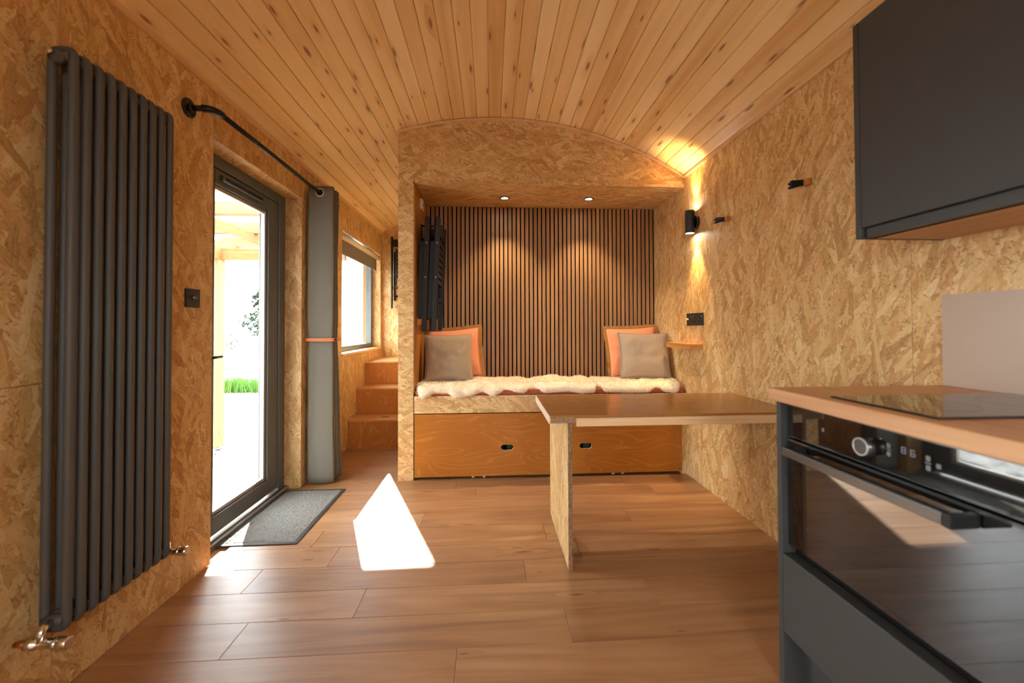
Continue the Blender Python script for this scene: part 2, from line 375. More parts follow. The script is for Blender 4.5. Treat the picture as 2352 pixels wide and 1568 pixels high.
# ------------------------------------------------------------------ ceiling
HA=math.asin((XR-XC0)/RC)
m=MB(); top=arc_pts(XC0,ZPK-RC,RC+.016,math.pi/2-HA-.06,math.pi/2+HA+.06,40); out=arc_pts(XC0,ZPK-RC,RC+.09,math.pi/2+HA+.06,math.pi/2-HA-.06,40)
ce=m.prism(top+out,'y',YR-.15,YE+.15).build('ceiling',CLAD); tag(ce,kind='structure')
NB=34; bw=2*HA*RC/NB
bm_=MB(); w2=bw/2
prof=[(-w2+.0005,.013),(-w2+.0005,.0045),(-w2+.0035,.0008),(w2-.0035,.0008),(w2-.0005,.0045),(w2-.0005,.013)]
bm_.prism([(p[0],-p[1]*-1) for p in prof],'y',0,YE-YR-.004)
bobj=bm_.build('board',PINE,ce,origin=(0,0,0),grain='y')
for i in range(NB):
    th=-HA+(i+.5)*2*HA/NB
    o=bobj if i==0 else bobj.copy()
    if i: COL.objects.link(o)
    o.location=Vector((XC0+RC*math.sin(th),YR+.002,ZPK-RC+RC*math.cos(th)))-ORG['ceiling']; o.rotation_euler=(0,th,0)

# ------------------------------------------------------------------ walls
DY0,DY1,DZ=2.028,2.959,1.987
WY0,WY1,WZ0,WZ1=3.73,5.01,.863,1.945
wl=MB()
LY0,LY1,LZ0,LZ1=-1.85,-.15,.12,2.04
for a in [(YR-.15,LY0,-.1,2.34),(LY0,LY1,-.1,LZ0),(LY0,LY1,LZ1,2.34),(LY1,DY0,-.1,2.34),(DY0,DY1,DZ,2.34),(DY0,DY1,-.1,-.012),(DY1,WY0,-.1,2.34),(WY0,WY1,-.1,WZ0),(WY0,WY1,WZ1+.13,2.34),(WY1,YE+.15,-.1,2.34)]:
    wl.box(-1.50,XL-.012,a[0],a[1],a[2],a[3])
WL=wl.build('wall_left',OSB); tag(WL,kind='structure')
ZT=2.235
for a in [(YR,LY0,0,ZT),(LY0,LY1,0,LZ0),(LY0,LY1,LZ1,ZT),(LY1,1.33,0,.93),(LY1,1.33,.932,ZT),(1.332,DY0,0,ZT),(DY0,DY1,DZ,ZT),(DY1,WY0,0,ZT),(WY0,WY1,0,WZ0-.026),(WY0,WY1,WZ1,ZT),(WY1,YE,0,ZT)]:
    box('osb_panel',XL-.012,XL,a[0],a[1],a[2],a[3],OSB,WL)
# reveal linings of the door opening
box('reveal_board',-1.408,XL-.0005,DY1-.006,DY1-.0002,0,DZ-.0065,OSB,WL); box('reveal_board',-1.408,XL-.0005,DY0,DY1-.0002,DZ-.006,DZ-.0002,OSB,WL,grain='y'); box('reveal_board',-1.408,XL-.0005,DY0+.0002,DY0+.004,0,DZ-.0065,OSB,WL)

wr=MB().box(XR+.012,1.62,YR-.15,YE+.15,-.1,2.34).build('wall_right',OSB); tag(wr,kind='structure')
for a in [(YR,.128),(.13,1.349),(1.351,YB+.02)]: box('osb_panel',XR,XR+.012,a[0],a[1],0,ZT,OSB,wr)
we=MB().box(-1.5,1.6,YE,YE+.12,-.1,2.7).build('wall_end',OSB); tag(we,kind='structure')
# rear wall behind the camera; both windows below are unseen, added for daylight
wb=MB()
RX0,RX1,RZ0,RZ1=-.1,1.0,.98,2.0
for a in [(-1.5,RX0,-.1,2.72),(RX1,1.62,-.1,2.72),(RX0,RX1,-.1,RZ0),(RX0,RX1,RZ1,2.72)]: wb.box(a[0],a[1],YR-.12,YR,a[2],a[3])
WB=wb.build('wall_rear',OSB); tag(WB,kind='structure')
w4=Empty('added_window_3',((RX0+RX1)/2,YR-.08,RZ0)); tag(w4,kind='structure')  # unseen rear window, put in to brighten the left wall
for a in [(RX0,RX0+.06,RZ0,RZ1),(RX1-.06,RX1,RZ0,RZ1),(RX0+.06,RX1-.06,RZ0,RZ0+.06),(RX0+.06,RX1-.06,RZ1-.06,RZ1)]: box('frame',a[0],a[1],YR-.11,YR-.05,a[2],a[3],FRAMEM,w4)
box('pane',RX0+.06,RX1-.06,YR-.085,YR-.078,RZ0+.06,RZ1-.06,GLASS,w4)
w3=Empty('added_window_2',(-1.42,(LY0+LY1)/2,LZ0)); tag(w3,kind='structure'); lm=(LY0+LY1)/2  # wide unseen window in the left wall, added to light the kitchen side
for a in [(LY0,LY0+.06,LZ0,LZ1),(LY1-.06,LY1,LZ0,LZ1),(LY0+.06,LY1-.06,LZ0,LZ0+.06),(LY0+.06,LY1-.06,LZ1-.06,LZ1),(lm-.03,lm+.03,LZ0+.06,LZ1-.06)]: box('frame',-1.452,-1.388,a[0],a[1],a[2],a[3],FRAMEM,w3)
for a in [(LY0+.06,lm-.03),(lm+.03,LY1-.06)]: box('pane',-1.425,-1.419,a[0],a[1],LZ0+.06,LZ1-.06,GLASS,w3)

# partition beside the steps, and the front sheet of the niche with its arched header
XPO,XPI=-.661,-.553
hd=MB(); top=[(x,arc_z(x)-.002) for x in [XR-(XR-XPO)*i/30 for i in range(31)]]
hd.prism([(XPO,0),(XPI,0),(XPI,ZN+.02),(XR,ZN+.02)]+top,'y',YN,YN+.02)
HD=hd.build('wall_header',OSB,grain='x'); tag(HD,kind='structure')
pt=MB(); pt.prism([(XPO,0),(XPI,0),(XPI,arc_z(XPI)-.002),(XPO,arc_z(XPO)-.002)],'y',YN+.02,YE); PT=pt.build('wall_partition',OSB); tag(PT,kind='structure')
box('timber_lining',XPI,XPI+.006,YN+.02,YB,.62,ZN,ORANGEW,PT,grain='z')
sf=box('soffit_board',XPI+.0065,XR-.001,YN-.004,YB,ZN,ZN+.0195,OSB,HD,grain='x')
tr=MB(); inn=[(x,arc_z(x)-.003) for x in [XPO+(XR-XPO)*i/30 for i in range(31)]]; outp=[(x,z-.017) for x,z in inn[::-1]]
T1=tr.prism(inn+outp,'y',YN-.012,YN-.0005).build('trim_1',BATTEN,grain='x'); tag(T1,kind='structure')
for i,(x0,x1) in enumerate(((XL+.0005,XL+.012),(XR-.012,XR-.0005))):
    t=MB().prism([(x0,2.199),(x1,2.199),(x1,2.223 if i==0 else 2.223),(x0,2.215)],'y',YR,YE if i==0 else YN-.013).build('trim_%d'%(i+2),BATTEN,grain='y'); tag(t,kind='structure')
# slat wall of the niche
bk=box('wall_back',XPI+.007,XR-.001,YB,YB+.02,.45,2.13,FELT); tag(bk,kind='structure')
NS=54; pit=(XR-XPI-.01)/NS; s0=None
for i in range(NS):
    x=XPI+.008+i*pit
    if s0 is None: s0=box('slat',x,x+.0262,YB-.012,YB-.0002,.60,2.130,SLATM,bk,bevel=.001,seg=1)
    else:
        c=s0.copy(); COL.objects.link(c); c.location=Vector((x+.0131,YB-.0061,.60))-ORG['wall_back']

# ------------------------------------------------------------------ door
d1=Empty('door_1',(-1.445,(DY0+DY1)/2,0)); tag(d1,kind='structure')
fx0,fx1=-1.48,-1.409
y0,y1=DY0-.02,DY1+.02
for a in [(y0,y0+.1,0,DZ),(y1-.1,y1,0,DZ),(y0+.1,y1-.1,1.92,DZ)]: box('frame',fx0,fx1,a[0],a[1],a[2],a[3],FRAMEM,d1,bevel=.004)
th=box('threshold',-1.49,-1.375,DY0,DY1,-.012,.018,ALU,d1,bevel=.003); box('drip_groove',-1.402,-1.392,DY0+.001,DY1-.001,.0182,.0205,RUBBER,th)
ly0,ly1=y0+.1,y1-.1; lx0,lx1=-1.475,-1.415
lf=Empty('leaf',(lx0,(ly0+ly1)/2,.03)); lf.parent=d1; lf.location=ORG[lf.name]-ORG['door_1']
sw=.125
for n,a in [('stile',(ly0+.003,ly0+sw,.032,1.917)),('stile',(ly1-sw,ly1-.003,.032,1.917)),('top_rail',(ly0+sw,ly1-sw,1.835,1.917)),('bottom_rail',(ly0+sw,ly1-sw,.032,.125))]:
    box(n,lx0,lx1,*a,FRAMEM,lf,bevel=.004)
m=MB()
for a in [(ly0+sw,ly0+sw+.022,.125,1.835),(ly1-sw-.022,ly1-sw,.125,1.835),(ly0+sw+.022,ly1-sw-.022,1.813,1.835),(ly0+sw+.022,ly1-sw-.022,.125,.147)]: m.box(-1.452,-1.428,*a)
m.build('glazing_bead',ALU,lf,bevel=.003)
box('pane',-1.447,-1.441,ly0+sw+.02,ly1-sw-.02,.145,1.815,GLASS,lf)
vt=box('trickle_vent',lx1,lx1+.018,2.27,2.67,1.862,1.892,FRAMEM,lf,bevel=.006)
m=MB()
for i in range(28): m.box(lx1+.0182,lx1+.0195,2.29+i*.013,2.298+i*.013,1.868,1.886)
m.build('vent_slots',BLACKM,lf)
m=MB().box(lx1,lx1+.008,2.085,2.115,.85,1.07); m.build('handle_plate',BLACKM,lf,bevel=.003)
MB().tube([(lx1,2.10,.945),(lx1+.05,2.10,.945),(lx1+.062,2.115,.945),(lx1+.064,2.19,.947)],[.009,.009,.009,.008],10).build('handle',BLACKM,lf)

# ------------------------------------------------------------------ window by the steps
w1=Empty('window_1',(-1.42,(WY0+WY1)/2,WZ0)); tag(w1,kind='structure')
for a in [(WY0,WY0+.055,WZ0,WZ1+.13),(WY1-.055,WY1,WZ0,WZ1+.13),(WY0+.055,WY1-.055,WZ0,WZ0+.05),(WY0+.055,WY1-.055,WZ1+.075,WZ1+.13)]: box('frame',-1.452,-1.388,*a,FRAMEM,w1,bevel=.004)
box('pane',-1.425,-1.419,WY0+.05,WY1-.05,WZ0+.045,WZ1+.08,GLASS,w1)
box('sill',-1.388,XL+.014,WY0-.012,WY1+.012,WZ0-.025,WZ0-.0005,BATTEN,w1,bevel=.003,grain='y')
box('reveal_board',-1.50,-1.453,WY1-.004,WY1-.0002,WZ0,WZ1+.13,TIMBER,w1)
bl=Empty('roller_blind',(-1.335,(WY0+WY1)/2,1.75),'grey roller blind with cream tube in the window by the steps','blind')
MB().tube([(-1.318,WY0+.02,1.905),(-1.318,WY1-.02,1.905)],.026,20).build('tube',TUBEM,bl)
box('fabric',-1.334,-1.332,WY0+.03,WY1-.05,1.765,1.905,BLINDM,bl); box('bottom_bar',-1.338,-1.329,WY0+.03,WY1-.05,1.752,1.766,BLINDM,bl,bevel=.002)

# ------------------------------------------------------------------ wooden steps
st=Empty('wooden_steps',(-.98,4.4,0),'three orange-stained plywood steps climbing between window wall and partition','steps')
sd=[(3.90,4.13,.25),(4.13,4.40,.505),(4.40,YE-.002,.74)]
for i,(ya,yb,z) in enumerate(sd):
    zb=0 if i==0 else sd[i-1][2]
    box('riser',XL+.002,XPO-.002,ya,ya+.018,zb,z-.018,PLYS,st,grain='z')
    tr_=box('tread',XL+.002,XPO-.002,ya-.004,yb,z-.018,z,TREAD,st,bevel=.003,grain='x')
    if i in (0,2): MB().prism(stadium(.075,.03,-.99 if i==0 else -.95,ya+.10),'z',z+.0001,z+.0008).build('finger_hole',DARKIN,tr_)

# ------------------------------------------------------------------ bench with drawers
be=Empty('bench',(.45,3.3,0),'OSB bench seat built into the slatted niche','bench')
box('fascia',XPI+.0065,XR-.001,YN-.002,YN+.018,.474,.598,OSBL,be,grain='x',bevel=.001)
box('seat_board',XPI+.0065,XR-.001,YN+.018,YB-.013,.58,.598,OSB,be,grain='x')
box('end_upright',1.411,XR-.001,YN-.001,YN+.4,0,.4735,OSB,be)
box('back_board',XPI+.0065,XR-.001,YB-.035,YB-.0135,0,.58,FELT,be)
def drawer(x0,x1,hx,label):
    d=Empty('storage_drawer',((x0+x1)/2,3.25,0),label,'drawer','drawers under the bench')
    holed_plate('front_panel',x0+.0015,x1-.0015,.022,.468,stadium(.090,.040,hx,.222),YN-.004,YN+.014,PLY,PALEEDGE,d)
    m=MB()
    m.box(x0+.03,x1-.03,YN+.0142,YN+.40,.05,.062); m.box(x0+.03,x0+.042,YN+.0142,YN+.40,.062,.40); m.box(x1-.042,x1-.03,YN+.0142,YN+.40,.062,.40); m.box(x0+.042,x1-.042,YN+.39,YN+.40,.062,.40)
    m.build('drawer_box',DARKIN,d)
    m=MB(); r=random.Random(int(hx*100))
    for i in range(4): m.box(x0+.06+i*.2,x0+.22+i*.2,YN+.10,YN+.30,.063,.26+r.random()*.05)
    m.build('folded_blanket',plain('green_blanket',(.05,.075,.045),.9) if 'green_blanket' not in MATS else MATS['green_blanket'],d,bevel=.02)
    for cx in ((-.13,-.05) if x0<0 else (.90,.97)): MB().tube([(cx-.010,YN+.03,.0135),(cx+.010,YN+.03,.0135)],.0133,12).build('castor',WHITEP,d)
    for cx in (x0+.018,x1-.018): MB().tube([(cx,YN-.0052,.04),(cx,YN-.0038,.04)],.0035,10).build('screw',BLACKM,d)
    return d
drawer(-.5465,.433,.116,'stained plywood drawer under the bench, beside the OSB partition')
drawer(.433,1.410,.690,'stained plywood drawer under the bench, beside the right wall')

def rounded_pad(name,x0,x1,y0,y1,z0,z1,r,mat):
    m=MB(); m.box(x0,x1,y0,y1,z0,z1); return m.build(name,mat,bevel=r,seg=4,grain='x')
pad=rounded_pad('seat_pad',XPI+.012,XR-.006,YN-.004,YB-.03,.5985,.640,.014,TERRA); tag(pad,'long terracotta seat pad lying on the bench under the sheepskins','seat pad')

def interp(t,pts):
    if t<=pts[0][0]: return pts[0][1]
    for (a,b),(c,d) in zip(pts,pts[1:]):
        if t<=c:
            k=(t-a)/(c-a); k=k*k*(3-2*k); return b+(d-b)*k
    return pts[-1][1]
def sheepskin(label,hem,back,seed,ztop=.641,lift=0):
    """hem: (x, z of front hem), back: (x, y of rear edge)"""
    x0=hem[0][0]; x1=hem[-1][0]; NX=int((x1-x0)/.012); NT=44; rng=random.Random(seed)
    def path(s):   # s<0 on the top (distance behind the edge), s>0 hanging down in front
        R=.035; L=R*math.pi/2; yc=YN+.030
        if s<=0: return (yc-s, ztop, (0,0,1))
        if s<L:
            a=s/R; return (yc-R*math.sin(a), ztop-R+R*math.cos(a),(0,-math.sin(a),math.cos(a)))
        return (yc-R, ztop-R-(s-L),(0,-1,0))
    grid=[]
    for i in range(NX+1):
        x=x0+(x1-x0)*i/NX; e=i/NX
        zh=interp(x,hem); yb=interp(x,back); ed=min(e,1-e)*(x1-x0)
        sq=max(0,1-max(0,(.05-ed)/.05)**2)**.5 if ed<.05 else 1
        sf=max(.01,(ztop-.035-zh)+.035*math.pi/2); sb=-(yb-(YN+.030))
        mid=(sf+sb)/2; sf=mid+(sf-mid)*max(sq,.15); sb=mid+(sb-mid)*max(sq,.15)
        row=[]
        for j in range(NT+1):
            t=j/NT; s=sb+(sf-sb)*t; y,z,n=path(s)
            edge=min(t,1-t)*(sf-sb); k=min(1,max(0,min(edge,ed))/.045); th=(1-(1-k)**2)**.5
            nz=mnoise.noise(Vector((x*13+seed,s*13,seed*3.1)))*.35+mnoise.noise(Vector((x*34,s*34,seed)))*.22+mnoise.noise(Vector((x*5,s*5,seed*2)))*.25
            h=.004+lift+.034*th*(1+nz)
            if s>0: h*= .72
            row.append((Vector((x,y,z))+Vector(n)*h, Vector((x,y,z))+Vector(n)*(.0015+lift*.5),Vector(n)))
        grid.append(row)
    W_=NT+1; m=MB()
    vs=[c[0] for r in grid for c in r]+[c[1] for r in grid for c in r]; nb=len(vs)//2; fs=[]
    for i in range(NX):
        for j in range(NT):
            a,b,c,d=i*W_+j,(i+1)*W_+j,(i+1)*W_+j+1,i*W_+j+1
            fs+=[(a,b,c,d),(d+nb,c+nb,b+nb,a+nb)]
    per=[(i*W_) for i in range(NX+1)]+[NX*W_+j for j in range(1,W_)]+[i*W_+NT for i in range(NX-1,-1,-1)]+[j for j in range(NT-1,0,-1)]
    for a,b in zip(per,per[1:]+per[:1]): fs.append((a,a+nb,b+nb,b))
    m.add(vs,fs,True); o=m.build('sheepskin',FUR); tag(o,label,'sheepskin','sheepskins on the bench')
    f=MB(); v=[];fc=[]
    for k in range(int(16000*(x1-x0))):
        i=rng.randrange(NX); j=rng.randrange(NT); a=rng.random(); b=rng.random()
        g=lambda i,j:grid[i][j]
        p=g(i,j)[0]*(1-a)*(1-b)+g(i+1,j)[0]*a*(1-b)+g(i,j+1)[0]*(1-a)*b+g(i+1,j+1)[0]*a*b
        n=((g(i+1,j)[0]-g(i,j)[0]).cross(g(i,j+1)[0]-g(i,j)[0])); n=n.normalized() if n.length>1e-9 else g(i,j)[2]
        if n.dot(g(i,j)[2])<0: n=-n
        clump=Vector((mnoise.noise(Vector((p.x*30,p.y*30,1+seed))),mnoise.noise(Vector((p.x*30,p.y*30,9+seed))),mnoise.noise(Vector((p.x*30,p.z*30,19+seed)))))
        d=(n*.8+clump*.9+Vector((rng.uniform(-.4,.4),rng.uniform(-.4,.4)-.15,rng.uniform(-.4,.1)))).normalized()
        t=d.cross(Vector((rng.uniform(-1,1),rng.uniform(-1,1),rng.uniform(-1,1)))).normalized()*.0016
        L=rng.uniform(.008,.016); q=len(v)
        v+=[p-t-n*.002,p+t-n*.002,p+d*L]; fc.append((q,q+1,q+2))
    f.add(v,fc,True); fo=f.build('fleece',FUR,o,recalc=False); fo['kind']='stuff'
    return o
sheepskin('long cream sheepskin on the bench reaching the OSB partition, scalloped front hem',
  [(-.545,.612),(-.53,.589),(-.476,.578),(-.40,.616),(-.313,.615),(-.246,.575),(-.159,.593),(-.062,.622),(.016,.594),(.104,.63),(.231,.612),(.31,.651),(.389,.611),(.558,.618),(.668,.604),(.76,.608),(.80,.63)],
  [(-.545,3.40),(-.3,3.48),(-.07,3.42),(.06,3.44),(.2,3.46),(.3,3.42),(.5,3.55),(.63,3.44),(.74,3.55),(.80,3.5)],3)
sheepskin('shorter cream sheepskin on the bench reaching the right wall, under the wall shelf',
  [(.78,.63),(.85,.612),(1.0,.606),(1.15,.605),(1.224,.635),(1.29,.607),(1.358,.600),(1.41,.625),(1.425,.637)],
  [(.78,3.45),(.9,3.38),(1.1,3.42),(1.3,3.35),(1.425,3.28)],8)

# ------------------------------------------------------------------ cushions
def cushion_mesh(name,w,h,t,mat,parent,seed,pinch=.06,amp=.006):
    N=30; m=MB(); fr=[];bk=[]
    for i in range(N+1):
        for j in range(N+1):
            u=-1+2*i/N; v=-1+2*j/N
            x=u*w/2*(1-pinch*(1-v*v)); z=v*h/2*(1-pinch*(1-u*u))
            k=max(0,(1-abs(u)**3.2)*(1-abs(v)**3.2))**.55
            wr=mnoise.noise(Vector((u*3+seed,v*3,seed)))*amp+abs(mnoise.noise(Vector((u*6+seed,v*2.5,seed*2))))*amp*.8
            y=t/2*k+wr*min(1,k*2)
            fr.append((x,-y,z)); bk.append((x,y*.9,z))
    W_=N+1; vs=fr+bk; nb=len(fr); fs=[]
    for i in range(N):
        for j in range(N):
            a,b,c,d=i*W_+j,(i+1)*W_+j,(i+1)*W_+j+1,i*W_+j+1
            fs+=[(a,b,c,d),(d+nb,c+nb,b+nb,a+nb)]
    per=[(i*W_) for i in range(N+1)]+[N*W_+j for j in range(1,W_)]+[i*W_+N for i in range(N-1,-1,-1)]+[j for j in range(N-1,0,-1)]
    for a,b in zip(per,per[1:]+per[:1]): fs.append((a,a+nb,b+nb,b))
    m.add(vs,fs,True); o=m.build(name,mat,parent,origin=(0,0,0)); o.location=(0,0,h/2)
    return o,[Vector(fr[p]) for p in per]
def cushion(loc,rot,w,h,t,mat,label,seed,trim=None,group=None):
    c=Empty('cushion',loc,label,'cushion',group); c.rotation_euler=rot
    ORG[c.name]=Vector((0,0,0))
    o,per=cushion_mesh('cover',w,h,t,mat,c,seed)
    if trim:
        # flat jute flange around the edge
        m=MB(); n=len(per); vs=[];fs=[]
        for k,p in enumerate(per):
            u=p.x/(w/2); v=p.z/(h/2); d=Vector((u*abs(u)**3,0,v*abs(v)**3)); d=d.normalized()
            wob=mnoise.noise(Vector((p.x*22+seed,p.z*22,0)))*.008
            vs+=[p+Vector((0,-.003,0))-d*.004,p+d*(.028+wob*.4)+Vector((0,wob-.003,0)),p+d*(.028+wob*.4)+Vector((0,wob+.003,0)),p+Vector((0,.003,0))-d*.004]
        for k in range(n):
            a=k*4;b=((k+1)%n)*4
            for q in range(4): fs.append((a+q,b+q,b+(q+1)%4,a+(q+1)%4))
        m.add(vs,fs,False); e=m.build('jute_border',trim,c,origin=(0,0,0)); e.location=(0,0,h/2)
    else:
        loop=per+per[:1]; e=MB().tube([p for p in loop],.0035,6,False).build('piping',mat,c,origin=(0,0,0)); e.location=(0,0,h/2)
    return c
R=math.radians
cushion((-.285,3.40,.684),(R(-15),R(-5),R(-3)),.44,.405,.14,CORAL,'coral cushion with jute border below the folded chairs, behind a taupe cushion',1,JUTE,'coral cushions')
cushion((-.318,3.225,.682),(R(-19),R(-1),R(6)),.365,.37,.14,TAUPE,'taupe linen cushion below the folded chairs, leaning on a coral cushion',2,None,'taupe cushions')
cushion((1.205,3.415,.684),(R(-14),R(-2),R(2)),.43,.41,.14,CORAL,'coral cushion with jute border beside the right wall, behind a taupe cushion',5,JUTE,'coral cushions')
cushion((1.212,3.215,.682),(R(-18),R(1),R(-5)),.40,.375,.14,TAUPE,'taupe linen cushion beside the right wall, leaning on a coral cushion',6,None,'taupe cushions')

# ------------------------------------------------------------------ downlights in the soffit
def downlight(x,y,label):
    d=Empty('downlight',(x,y,ZN),label,'downlight','downlights in the niche soffit')
    m=MB(); n=28; ro,ri=.040,.028; vs=[];fs=[]
    for k in range(n):
        a=2*math.pi*k/n; c,s=math.cos(a),math.sin(a)
        vs+=[(x+ro*c,y+ro*s,ZN-.0004),(x+ro*c,y+ro*s,ZN-.004),(x+ri*c,y+ri*s,ZN-.006),(x+ri*c,y+ri*s,ZN-.0004)]
    for k in range(n):
        a=4*k;b=4*((k+1)%n); fs+=[(a,b,b+1,a+1),(a+1,b+1,b+2,a+2),(a+2,b+2,b+3,a+3),(a+3,b+3,b,a)]
    m.add(vs,fs,True).build('bezel',BLACKM,d)
    MB().tube([(x,y,ZN-.0005),(x,y,ZN-.003)],.0275,24).build('lens',LEDW,d)
    l=bpy.data.lights.new('downlight_beam','SPOT'); l.energy=7; l.color=(1,.78,.5); l.spot_size=R(95); l.spot_blend=.7; l.shadow_soft_size=.025
    lo=bpy.data.objects.new('beam',l); COL.objects.link(lo); lo.parent=d; lo.location=(0,0,-.012)
downlight(.113,3.352,'lit recessed downlight in the niche soffit, nearer the folded chairs')
downlight(.796,3.34,'lit recessed downlight in the niche soffit, nearer the wall lamp')

# ------------------------------------------------------------------ wall lamp
lx,lyy,lz=1.394,2.84,1.8215
wlp=Empty('wall_lamp',(XR,lyy,lz),'black up-and-down cylinder wall lamp glowing on the right wall','wall lamp')
m=MB().tube([(XR,lyy,lz),(XR-.014,lyy,lz),(XR-.017,lyy,lz)],[.045,.045,.042],28); m.build('wall_plate',BRONZE,wlp)
MB().tube([(XR-.016,lyy,lz),(lx+.02,lyy,lz)],.010,14).build('arm',BLACKM,wlp)
n=28; m=MB(); zs=[(lz-.079,.0305),(lz-.079,.032),(lz-.052,.032),(lz-.0515,.0312),(lz-.0505,.0312),(lz-.05,.032),(lz+.05,.032),(lz+.0505,.0312),(lz+.0515,.0312),(lz+.052,.032),(lz+.079,.032),(lz+.079,.0285),(lz+.066,.0285),(lz+.066,0.001),(lz-.066,.001),(lz-.066,.0285),(lz-.079,.0285),(lz-.079,.0305)]
vs=[(lx+r*math.cos(2*math.pi*k/n),lyy+r*math.sin(2*math.pi*k/n),z) for z,r in zs for k in range(n)]
fs=[(i*n+k,i*n+(k+1)%n,(i+1)*n+(k+1)%n,(i+1)*n+k) for i in range(len(zs)-1) for k in range(n)]
m.add(vs,fs,False).build('body',BRONZE,wlp)
for s in (-1,1):
    MB().tube([(lx,lyy,lz+s*.070),(lx,lyy,lz+s*.0755)],.028,24).build('lens',LEDW,wlp)
    l=bpy.data.lights.new('lamp_beam','SPOT'); l.energy=6; l.color=(1,.66,.27); l.spot_size=R(64); l.spot_blend=.75; l.shadow_soft_size=.012
    lo=bpy.data.objects.new('beam',l); COL.objects.link(lo); lo.parent=wlp; lo.location=(lx-XR,0,s*.0775); lo.rotation_euler=(0,0,0) if s<0 else (math.pi,0,0)

# ------------------------------------------------------------------ small things on the right wall
sk=Empty('socket_plate',(XR,2.874,1.097),'black double socket and switch plate on the right wall above the shelf','socket')
box('plate',XR-.006,XR,2.757,2.912,1.097,1.185,BRONZE,sk,bevel=.0015); box('switch_plate',XR-.006,XR,2.9135,2.995,1.097,1.185,BRONZE,sk,bevel=.0015)
MB().tube([(XR-.006,2.955,1.142),(XR-.014,2.955,1.142),(XR-.030,2.957,1.146)],[.009,.007,.005],12).build('toggle',CHROME,sk)
m=MB()
for cy in (2.795,2.872):
    for dy,dz,w,h in ((0,.018,.006,.010),(-.013,-.010,.009,.005),(.013,-.010,.009,.005)): box('pin_hole',XR-.0065,XR-.0059,cy+dy-w/2,cy+dy+w/2,1.136+dz-h/2,1.136+dz+h/2,FELT,sk)
for cy in (2.776,2.893): MB().tube([(XR-.0075,cy,1.16),(XR-.006,cy,1.16)],.004,10).build('rocker',SILV,sk)
sh=box('wall_shelf',1.353,XR-.0005,2.77,3.16,.932,.970,ORANGEW,bevel=.002,grain='y'); tag(sh,'small solid pine shelf fixed to the right wall under the sockets','shelf')
def hook(y,z,s,label):
    h=Empty('coat_hook',(XR,y,z),label,'hook','folding hooks on the right wall')
    box('wood_block',XR-.022,XR,y-.020*s,y+.016*s,z-.016*s,z+.016*s,ORANGEW,h,bevel=.002)
    m=MB(); 
    for a in ((-.014,-.011),(.006,.012)): m.tube([(XR-.024,y+.012*s,z+a[0]*s+.006),(XR-.078,y+.03*s,z+a[0]*s-.006)],.0055*s,8)
    m.build('prong',BLACKM,h)
    MB().prism([(XR-.022,y+.004*s),(XR-.022,y+.022*s),(XR-.068,y+.036*s),(XR-.068,y+.020*s)],'z',z-.014*s,z+.016*s).build('hinge',BLACKM,h,bevel=.002)
hook(2.448,1.742,.9,'small black folding hook beside the wall lamp')
hook(1.805,1.743,.95,'small black folding hook near the wall cabinet')

# ------------------------------------------------------------------ folding chairs
def make_chair(label):
    c=Empty('folding_chair',(0,0,0),label,'folding chair','folded chairs hung on walls')
    for s in (-1,1):
        MB().prism(stadium(.036,.85,0,.425),'x',s*.20-.009,s*.20+.009,True).build('long_leg',BLACKP,c,origin=(0,0,0),bevel=.0015,seg=1)
        MB().prism(stadium(.034,.585,.037,.382),'x',s*.176-.009,s*.176+.009,True).build('short_leg',BLACKP,c,origin=(0,0,0),bevel=.0015,seg=1)
        MB().box(s*.152-.009,s*.152+.009,-.008,.014,.29,.705).build('seat_rail',BLACKP,c,origin=(0,0,0),bevel=.002)
        for z in (.655,.40): MB().tube([(s*.211,0,z),(s*.2085,0,z)],.005,10).build('pivot_bolt',SILV,c,origin=(0,0,0))
    MB().box(-.19,.19,-.008,.008,.73,.815).build('back_rail',BLACKP,c,origin=(0,0,0),bevel=.003)
    for i in range(7): MB().box(-.142,.142,-.010,.006,.36+i*.049,.36+i*.049+.034).build('seat_slat',BLACKP,c,origin=(0,0,0),bevel=.002)
    MB().tube([(-.19,0,.243),(.19,0,.243)],.009,10).build('rung',BLACKP,c,origin=(0,0,0))
    MB().tube([(-.166,.037,.145),(.166,.037,.145)],.009,10).build('rung',BLACKP,c,origin=(0,0,0))
    return c
ch=make_chair('black folding chair hung on the end wall above the steps')
ch.location=(-.965,YE-.058,1.315)
c2=copy_tree(ch); c2['label']='black folding chair hung in the niche, flat against its side wall'; c2.location=(-.492,3.315,1.06); c2.rotation_euler=(0,R(0),R(90)); c2.rotation_euler=Euler((R(0),R(1.6),0)).to_matrix().to_4x4().to_euler()
c2.rotation_euler=(Matrix.Rotation(R(1.8),3,'Y')@Matrix.Rotation(R(90),3,'Z')).to_euler()
c3=copy_tree(ch); c3['label']='black folding chair hung in the niche, in front of another folded chair'; c3.location=(-.422,3.315,1.06)
c3.rotation_euler=(Matrix.Rotation(R(2.4),3,'Y')@Matrix.Rotation(R(90),3,'Z')).to_euler()
hk=Empty('chair_hook',(XPI+.006,3.33,1.845),'black metal hook carrying two folded chairs in the niche','hook')
box('back_plate',XPI+.006,XPI+.011,3.30,3.36,1.76,1.905,BLACKM,hk,bevel=.002)
MB().tube([(XPI+.008,3.33,1.780),(-.375,3.33,1.780),(-.367,3.33,1.786),(-.365,3.33,1.80)],.0075,10).build('arm',BLACKM,hk)
MB().tube([(XPI+.008,3.33,1.892),(-.37,3.33,1.892)],.007,10).build('arm',BLACKM,hk)
hk2=Empty('wall_hook',(-.965,YE,2.03),'black metal hook carrying the folded chair on the end wall','hook')
